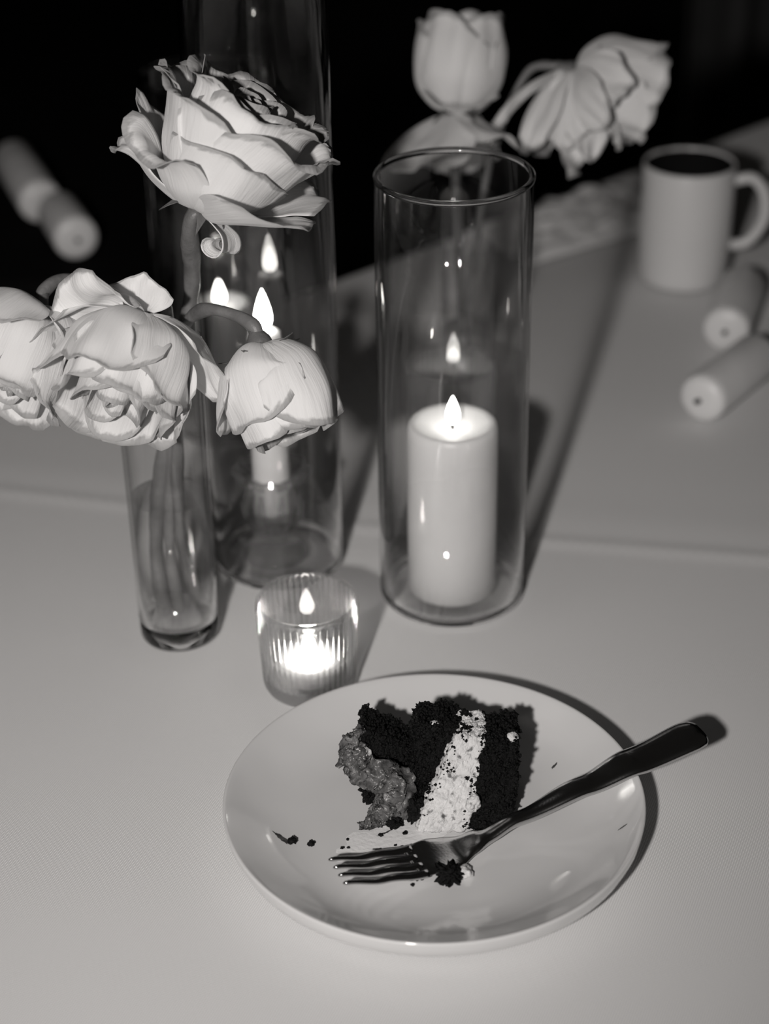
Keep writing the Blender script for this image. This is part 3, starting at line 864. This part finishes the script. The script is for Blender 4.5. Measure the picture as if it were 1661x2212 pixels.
# ------------------------------------------------------------------ pale candles lying on their sides
def lying_candle(label, end, direction, r, L, z0=0.0, group=None):
    d = Vector((direction[0], direction[1], 0)).normalized()
    s = Vector((-d.y, d.x, 0))
    t = thing('lying_candle', label, 'candle', (end[0], end[1], z0), group)
    prof = [(0.0, 0.0), (r * 0.55, 0.0003), (r * 0.85, 0.0016), (r * 0.97, 0.004), (r, 0.008), (r, L * 0.5), (r, L - 0.004), (r * 0.94, L), (0.0, L)]
    v, f = lathe(prof, 48)
    out = [Vector((end[0], end[1], z0 + r)) + d * z + s * x + Vector((0, 0, y)) for x, y, z in v]
    me = mesh('wax_body', out, f)
    bm = bmesh.new(); bm.from_mesh(me); bmesh.ops.recalc_face_normals(bm, faces=bm.faces); bm.to_mesh(me); bm.free()
    link('wax_body', me, M['wax'], t)
    c = Vector((end[0], end[1], z0 + r))
    link('wick', tube('wick', [c + d * 0.002, c - d * 0.002, c - d * 0.004 + Vector((0, 0, 0.001))], 0.0018, 8), M['wick'], t)
    return t
lying_candle('pale wax candle lying on the tablecloth just in front of the mug', (0.2425, 1.178), (0.05, 0.15), 0.0168, 0.085)
lying_candle('pale wax candle lying on the tablecloth farthest from the mug', (0.2075, 1.072), (0.075, 0.10), 0.0165, 0.085)
lying_candle('pale candle lying in the dark with its wick end towards the roses', (-0.282, 1.452), (-0.06, 0.16), 0.0185, 0.12)
lying_candle('pale candle lying in the dark nearer to the roses than its twin', (-0.241, 1.370), (-0.06, 0.16), 0.0180, 0.07)

# ------------------------------------------------------------------ dark background curtain
def curtain():
    verts, faces = [], []
    nx = 120
    for i in range(nx + 1):
        x = 0.50 + 1.0 * i / nx
        y = 2.9 + 0.03 * sin(i * 0.55) + 0.012 * sin(i * 0.21 + 1)
        for z in (FZ, 2.2):
            verts.append((x, y, z)); verts.append((x, y + 0.004, z))
    for i in range(nx):
        a, b = i * 4, (i + 1) * 4
        faces += [(a, b, b + 2, a + 2), (a + 1, a + 3, b + 3, b + 1), (a, a + 1, b + 1, b), (a + 2, b + 2, b + 3, a + 3)]
    faces += [(0, 2, 3, 1), (nx * 4, nx * 4 + 1, nx * 4 + 3, nx * 4 + 2)]
    return mesh('curtain', verts, faces)
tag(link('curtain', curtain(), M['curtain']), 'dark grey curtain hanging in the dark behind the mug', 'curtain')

# ------------------------------------------------------------------ cake
random.seed(7)
def rough_block(name, corners, n, amp, freq, seed, fine=0.0005, crumbs=0, crumb_r=(0.0004, 0.0012)):
    """corners: 8 points, index bits x,y,z -> trilinear; surface displaced by noise"""
    C8 = [Vector(c) for c in corners]
    def tri(u, v, w_):
        p = Vector((0, 0, 0))
        for k in range(8):
            wt = (u if k & 1 else 1 - u) * (v if k & 2 else 1 - v) * (w_ if k & 4 else 1 - w_)
            p += C8[k] * wt
        return p
    idx, verts, faces = {}, [], []
    def vid(i, j, k):
        key = (i, j, k)
        if key not in idx:
            u, v, w_ = i / n, j / n, k / n
            # round the corners a little
            q = Vector((u - 0.5, v - 0.5, w_ - 0.5)) * 2
            m_ = sorted((abs(q.x), abs(q.y), abs(q.z)))
            s = 1 - 0.035 * max(0, (m_[1] - 0.72) / 0.28) ** 2 - 0.05 * max(0, (m_[0] - 0.72) / 0.28) ** 2
            q *= s
            idx[key] = len(verts)
            verts.append(tri(q.x / 2 + 0.5, q.y / 2 + 0.5, q.z / 2 + 0.5))
        return idx[key]
    for a in range(n):
        for b in range(n):
            faces.append((vid(a, b, 0), vid(a, b + 1, 0), vid(a + 1, b + 1, 0), vid(a + 1, b, 0)))
            faces.append((vid(a, b, n), vid(a + 1, b, n), vid(a + 1, b + 1, n), vid(a, b + 1, n)))
            faces.append((vid(a, 0, b), vid(a + 1, 0, b), vid(a + 1, 0, b + 1), vid(a, 0, b + 1)))
            faces.append((vid(a, n, b), vid(a, n, b + 1), vid(a + 1, n, b + 1), vid(a + 1, n, b)))
            faces.append((vid(0, a, b), vid(0, a, b + 1), vid(0, a + 1, b + 1), vid(0, a + 1, b)))
            faces.append((vid(n, a, b), vid(n, a + 1, b), vid(n, a + 1, b + 1), vid(n, a, b + 1)))
    me = mesh(name, verts, faces)
    bm = bmesh.new(); bm.from_mesh(me); bmesh.ops.recalc_face_normals(bm, faces=bm.faces); bm.normal_update()
    sd_ = Vector((seed * 3.7, seed * 1.3, seed * 9.1))
    pts = []
    for v in bm.verts:
        p = v.co * freq + sd_
        d = amp * (noise.fractal(p, 0.9, 2.1, 4)) + fine * noise.noise(v.co * 1500 + sd_) * 1.6
        v.co += v.normal * d
        if v.co.z < plate_z(v.co.x, v.co.y) + 0.0003:
            v.co.z = plate_z(v.co.x, v.co.y) + 0.0003
        pts.append((v.co.copy(), v.normal.copy()))
    bm.to_mesh(me); bm.free()
    if crumbs:
        rnd = random.Random(seed)
        vv = [v.co.copy() for v in me.vertices]
        ff = [tuple(p.vertices) for p in me.polygons]
        O6 = [Vector(q) for q in ((1, 0, 0), (-1, 0, 0), (0, 1, 0), (0, -1, 0), (0, 0, 1), (0, 0, -1))]
        F8 = [(0, 2, 4), (2, 1, 4), (1, 3, 4), (3, 0, 4), (2, 0, 5), (1, 2, 5), (3, 1, 5), (0, 3, 5)]
        for _ in range(crumbs):
            p, nn_ = rnd.choice(pts)
            if p.z < 0.009:
                continue
            r = rnd.uniform(*crumb_r)
            k0 = len(vv)
            rm = Matrix.Rotation(rnd.uniform(0, 6), 3, Vector((rnd.random(), rnd.random(), 0.3)).normalized())
            for q in O6:
                vv.append(p + nn_ * r * 0.5 + (rm @ q) * r * rnd.uniform(0.7, 1.4))
            ff += [tuple(k0 + i for i in f) for f in F8]
        bpy.data.meshes.remove(me)
        me = mesh(name, vv, ff)
    return me

zf = 0.0066
cake = thing('cake_slice', 'half eaten slice of dark chocolate layer cake with white cream on the plate', 'cake', (0.03, 0.672, zf))
def blk(x0b, x1b, x0t, x1t, yf_b, yb_b, yf_t, yb_t, ztop0, ztop1, z0=zf, dyr=0.0):
    """bottom x range, top x range, front/back y at bottom and at top; dyr shifts the right side in y"""
    return [(x0b, yf_b, z0), (x1b, yf_b + dyr, z0), (x0b, yb_b, z0), (x1b, yb_b + dyr, z0),
            (x0t, yf_t, ztop0), (x1t, yf_t + dyr, ztop1), (x0t, yb_t, ztop0), (x1t, yb_t + dyr, ztop1)]
link('sponge_layer', rough_block('sponge_layer', blk(0.007, 0.017, 0.0135, 0.0345, 0.668, 0.702, 0.684, 0.703, 0.0470, 0.0445), 64, 0.0022, 230, 1, 0.0009, 1500), M['sponge'], cake)
link('cream_layer', rough_block('cream_layer', blk(0.0112, 0.0362, 0.0312, 0.0458, 0.6540, 0.698, 0.679, 0.699, 0.0445, 0.0440), 64, 0.0014, 240, 2, 0.0003, 0), M['cream'], cake)
link('sponge_layer', rough_block('sponge_layer', blk(0.0335, 0.0570, 0.0440, 0.0600, 0.6560, 0.700, 0.6760, 0.6990, 0.0415, 0.0435), 64, 0.0021, 230, 3, 0.0009, 1500), M['sponge'], cake)
link('sponge_layer', rough_block('sponge_layer', blk(-0.012, 0.009, -0.0125, 0.0090, 0.676, 0.706, 0.690, 0.709, 0.0410, 0.0300), 60, 0.0019, 230, 4, 0.0009, 1000), M['sponge'], cake)

def blob_path(name, pts, radii, n=12, seg=26, amp=0.0022, freq=220, seed=0, flat=0.6):
    path = catmull(pts, n)
    me = tube(name, path, radii, seg)
    for v in me.vertices:
        p = v.co.copy()
        d = noise.fractal(p * freq + Vector((seed, 0, 0)), 0.7, 2.2, 5)
        v.co += Vector((d, noise.fractal(p * freq * 1.3 + Vector((0, seed, 5)), 0.7, 2.2, 5), noise.fractal(p * freq + Vector((9, seed, 0)), 0.7, 2.2, 5))) * amp
        zz = plate_z(v.co.x, v.co.y) + 0.0002
        if v.co.z < zz: v.co.z = zz
    return me
link('frosting', blob_path('frosting', [(-0.0130, 0.690, 0.0375), (-0.0165, 0.6865, 0.030), (-0.0115, 0.681, 0.0245), (-0.001, 0.676, 0.022), (0.0035, 0.671, 0.016), (-0.0005, 0.6685, 0.011), (-0.0100, 0.6650, 0.0085)], [0.0026, 0.0060, 0.0074, 0.0088, 0.0088, 0.0070, 0.0030], n=22, seg=60, amp=0.0030, freq=150, seed=3), M['frosting'], cake)
link('frosting', blob_path('frosting', [(-0.0130, 0.690, 0.0415), (-0.0180, 0.6875, 0.033), (-0.0215, 0.685, 0.024)], [0.0018, 0.0042, 0.0022], n=24, seg=40, seed=8, amp=0.0022, freq=260), M['frosting'], cake)
link('frosting', blob_path('frosting', [(-0.0135, 0.6595, 0.0070), (-0.005, 0.663, 0.0085), (0.002, 0.664, 0.0085)], [0.0010, 0.0034, 0.0022], n=24, seg=40, seed=5, amp=0.0026, freq=260), M['frosting'], cake)
# cream on the far top corner and left rim
def lump(name, c, r, seed, squash=0.7, amp=0.35, freq=300):
    bm = bmesh.new()
    bmesh.ops.create_icosphere(bm, subdivisions=4 if r > 0.003 else 3, radius=1)
    for v in bm.verts:
        n_ = v.co.normalized()
        k = 1 + amp * noise.fractal(n_ * r * freq + Vector((seed, seed * 2, 0)), 0.8, 2.1, 4)
        q = n_ * r * k
        v.co = Vector((c[0] + q.x, c[1] + q.y, c[2] + q.z * squash))
        zz = plate_z(v.co.x, v.co.y) + 0.0001
        if v.co.z < zz: v.co.z = zz
    return frombm(name, bm)
link('cream_dab', lump('cream_dab', (0.0575, 0.6800, 0.0425), 0.0030, 3), M['cream'], cake)
link('cream_dab', lump('cream_dab', (0.0215, 0.6870, 0.0455), 0.0022, 9), M['cream'], cake)
link('cream_dab', lump('cream_dab', (-0.0125, 0.6850, 0.0310), 0.0042, 5, 0.9), M['cream'], cake)
link('cream_dab', lump('cream_dab', (0.0385, 0.6600, 0.0200), 0.0034, 12, 1.3), M['cream'], cake)

link('sponge_lump', lump('sponge_lump', (0.0118, 0.6655, 0.0120), 0.0042, 17, 1.5, 0.6, 500), M['sponge'], cake)
link('sponge_lump', lump('sponge_lump', (0.0020, 0.6610, 0.0085), 0.0036, 19, 0.7, 0.6, 500), M['sponge'], cake)
def scattered_crumbs():
    src = [o for o in cake.children if o.name.startswith('cream_layer')][0].data
    rnd = random.Random(12)
    vv, ff = [], []
    O6 = [Vector(q) for q in ((1, 0, 0), (-1, 0, 0), (0, 1, 0), (0, -1, 0), (0, 0, 1), (0, 0, -1))]
    F8 = [(0, 2, 4), (2, 1, 4), (1, 3, 4), (3, 0, 4), (2, 0, 5), (1, 2, 5), (3, 1, 5), (0, 3, 5)]
    for v in src.vertices:
        p = v.co
        if v.normal.y > 0.2 or p.z < 0.009:
            continue
        f = (p.z - 0.0066) / 0.038
        xl = 0.0112 + (0.0312 - 0.0112) * f; xr = 0.0362 + (0.0458 - 0.0362) * f
        e = min(p.x - xl, xr - p.x)
        n_ = noise.noise(p * 170) + 0.5 * noise.noise(p * 420)
        pr = 0.0
        if e < 0.0035: pr = 0.06 if n_ > 0.05 else 0.005
        elif f > 0.55 and n_ > 0.36: pr = 0.22
        elif n_ > 0.70: pr = 0.06
        if rnd.random() > pr:
            continue
        r = rnd.uniform(0.0003, 0.0010)
        k0 = len(vv)
        for q in O6:
            vv.append(p + v.normal * r * 0.3 + q * r * rnd.uniform(0.6, 1.4))
        ff += [tuple(k0 + i for i in f_) for f_ in F8]
    o = link('loose_crumbs', mesh('loose_crumbs', vv, ff), M['sponge'], cake)
    o['kind'] = 'stuff'
scattered_crumbs()

# crumbs, each a thing of its own
def crumb(px, py, r, label, seed, mat='sponge'):
    z = plate_z(px, py)
    o = link('cake_crumb', lump('cake_crumb', (px, py, z + r * 0.55), r, seed, 0.75, 0.9 if r > 0.003 else 0.6, 800 if r > 0.003 else 900), M[mat])
    return tag(o, label, 'crumb', 'dark cake crumbs on the plate')
CL = 'dark cake crumb lying on the white plate near the cream smear'
crumb(0.0262, 0.6245, 0.0050, 'largest dark cake crumb resting at the shoulder of the fork', 21)
tag(link('cream_crumb', lump('cream_crumb', (0.0335, 0.6270, 0.0085), 0.0032, 33, 0.7, 0.5), M['cream']), 'white lump of cream with crumbs beside the fork shoulder', 'crumb')

# ------------------------------------------------------------------ smears on the plate
def smear(name, cx, cy, a, b, ang, seed, h=0.0004, spiky=0.35, k=40):
    verts, faces = [], []
    ca, sa = cos(ang), sin(ang)
    rings = 5
    def pt(t, i):
        an = 2 * pi * i / k
        rr = (1 + spiky * noise.fractal(Vector((cos(an) * 2.0, sin(an) * 2.0, seed)), 0.7, 2.2, 4))
        x = a * rr * t * cos(an); y = b * rr * t * sin(an)
        return cx + x * ca - y * sa, cy + x * sa + y * ca
    x, y = pt(0, 0)
    verts.append((x, y, plate_z(x, y) + h))
    for t in range(1, rings + 1):
        for i in range(k):
            tt = t / rings
            x, y = pt(tt, i)
            verts.append((x, y, plate_z(x, y) + 0.00008 + h * (1 - tt ** 3) * (0.6 + 0.6 * abs(noise.noise(Vector((x * 400, y * 150, seed)))))))
    for i in range(k):
        faces.append((0, 1 + i, 1 + (i + 1) % k))
    for t in range(rings - 1):
        for i in range(k):
            A = 1 + t * k; B = A + k
            faces.append((A + i, B + i, B + (i + 1) % k, A + (i + 1) % k))
    return mesh(name, verts, faces)
tag(link('cream_smear', smear('cream_smear', 0.003, 0.652, 0.030, 0.013, 0.45, 2), M['smear']), 'thin white cream smear spread in front of the frosting', 'smear')
for k_, (sx, sy, a, b, an, lab) in enumerate([
        (-0.007, 0.6615, 0.0075, 0.0016, 0.35, 'dark chocolate streak at the foot of the frosting'),
        (-0.0025, 0.6560, 0.0062, 0.0009, 0.55, 'thin dark chocolate streak across the cream smear'),
        (-0.0495, 0.6505, 0.0052, 0.0013, -0.75, 'dark chocolate streak next to the pair of crumbs at the plate edge'),
        (-0.006, 0.645, 0.0035, 0.0011, 0.1, 'speckled chocolate smudge between the cream smear and the fork tines'),
        (0.0055, 0.6255, 0.0036, 0.0012, 0.2, 'faint chocolate smudge below the fork tines'),
        (0.1060, 0.6460, 0.0022, 0.0004, 0.4, 'tiny chocolate scratch on the plate rim in front of the fork handle'),
        (0.0800, 0.7010, 0.0022, 0.0006, 0.9, 'faint chocolate mark on the bare plate behind the fork handle')]):
    tag(link('chocolate_smear', smear('chocolate_smear', sx, sy, a, b, an, 10 + k_, 0.0005, 0.6, 36), M['crumbsmear']), lab, 'smear')
crumb(-0.0448, 0.6490, 0.0019, 'rounder of the two dark crumbs beside the chocolate streak at the plate edge', 41)
crumb(-0.0360, 0.6480, 0.0017, 'second dark crumb farther from the chocolate streak at the plate edge', 42)
rr = random.Random(4)
for k_ in range(9):
    crumb(-0.010 + rr.uniform(-0.018, 0.020), 0.652 + rr.uniform(-0.007, 0.006), rr.uniform(0.0005, 0.0011), CL, 50 + k_)
for k_ in range(4):
    crumb(0.008 + rr.uniform(-0.003, 0.007), 0.6235 + rr.uniform(-0.004, 0.004), rr.uniform(0.0005, 0.0009), 'tiny dark crumb on the plate below the fork tines', 70 + k_)

# ------------------------------------------------------------------ fork
FT = Vector((-0.0245, 0.6165, 0)); FE = Vector((0.1468, 0.6905, 0))
fd = (FE - FT).normalized(); fs = Vector((-fd.y, fd.x, 0))
FL = (FE - FT).length
def fz(s):
    return smooth_key(((0.0, 0.0182), (0.020, 0.0132), (0.042, 0.0090), (0.058, 0.0083), (0.072, 0.0115), (0.090, 0.0165), (0.125, 0.0240), (0.150, 0.0296), (FL, 0.0352)), s)
def hw(s):
    return smooth_key(((0.036, 0.0112), (0.046, 0.0117), (0.056, 0.0110), (0.066, 0.0074), (0.076, 0.0044), (0.090, 0.0038), (0.12, 0.0062), (0.155, 0.0092), (FL - 0.007, 0.0103), (FL - 0.002, 0.0094), (FL, 0.0072)), s)
def th(s):
    return smooth_key(((0.036, 0.0016), (0.060, 0.0020), (0.075, 0.0048), (0.10, 0.0054), (0.15, 0.0056), (FL, 0.0048)), s)
fork = thing('fork', 'steel dessert fork lying across the cake plate with its handle over the rim', 'fork', FT)
def fork_body():
    verts, faces = [], []
    ns, nc = 90, 16
    s0 = 0.037
    for i in range(ns + 1):
        s = s0 + (FL - s0) * i / ns
        h_, t_ = hw(s), th(s)
        z = fz(s)
        dish = 0.0016 * max(0, 1 - abs(s - 0.048) / 0.016)
        for k in range(nc):
            a = 2 * pi * k / nc
            ca, sa = cos(a), sin(a)
            x = h_ * (abs(ca) ** 0.75) * (1 if ca >= 0 else -1)
            zz = t_ / 2 * (abs(sa) ** 0.8) * (1 if sa >= 0 else -1)
            zz += dish * (x / h_) ** 2
            p = FT + fd * s + fs * x
            verts.append((p.x, p.y, z + zz))
    for i in range(ns):
        for k in range(nc):
            k2 = (k + 1) % nc
            faces.append((i * nc + k, i * nc + k2, (i + 1) * nc + k2, (i + 1) * nc + k))
    faces.append(tuple(range(nc))[::-1]); faces.append(tuple(ns * nc + k for k in range(nc)))
    return mesh('fork_body', verts, faces)
link('fork_body', fork_body(), M['steel'], fork)
for ti in range(4):
    x0 = -0.00915 + ti * 0.0061
    verts, faces = [], []
    ns, nc = 24, 10
    for i in range(ns + 1):
        s = 0.0005 + (0.041 - 0.0005) * i / ns
        t = i / ns
        hw_ = 0.0010 + 0.0015 * min(1, t * 1.3)
        ht = 0.0011 + 0.0004 * t
        if i == 0: hw_, ht = hw_ * 0.45, ht * 0.45
        x = x0 * (0.92 + 0.08 * t)
        for k in range(nc):
            a = 2 * pi * k / nc
            p = FT + fd * s + fs * (x + hw_ * cos(a))
            verts.append((p.x, p.y, fz(s) + ht * sin(a) + 0.0016 * (x / 0.0108) ** 2 * max(0, 1 - abs(s - 0.048) / 0.016)))
    for i in range(ns):
        for k in range(nc):
            k2 = (k + 1) % nc
            faces.append((i * nc + k, i * nc + k2, (i + 1) * nc + k2, (i + 1) * nc + k))
    faces.append(tuple(range(nc))[::-1]); faces.append(tuple(ns * nc + k for k in range(nc)))
    link('tine', mesh('tine', verts, faces), M['steel'], fork)
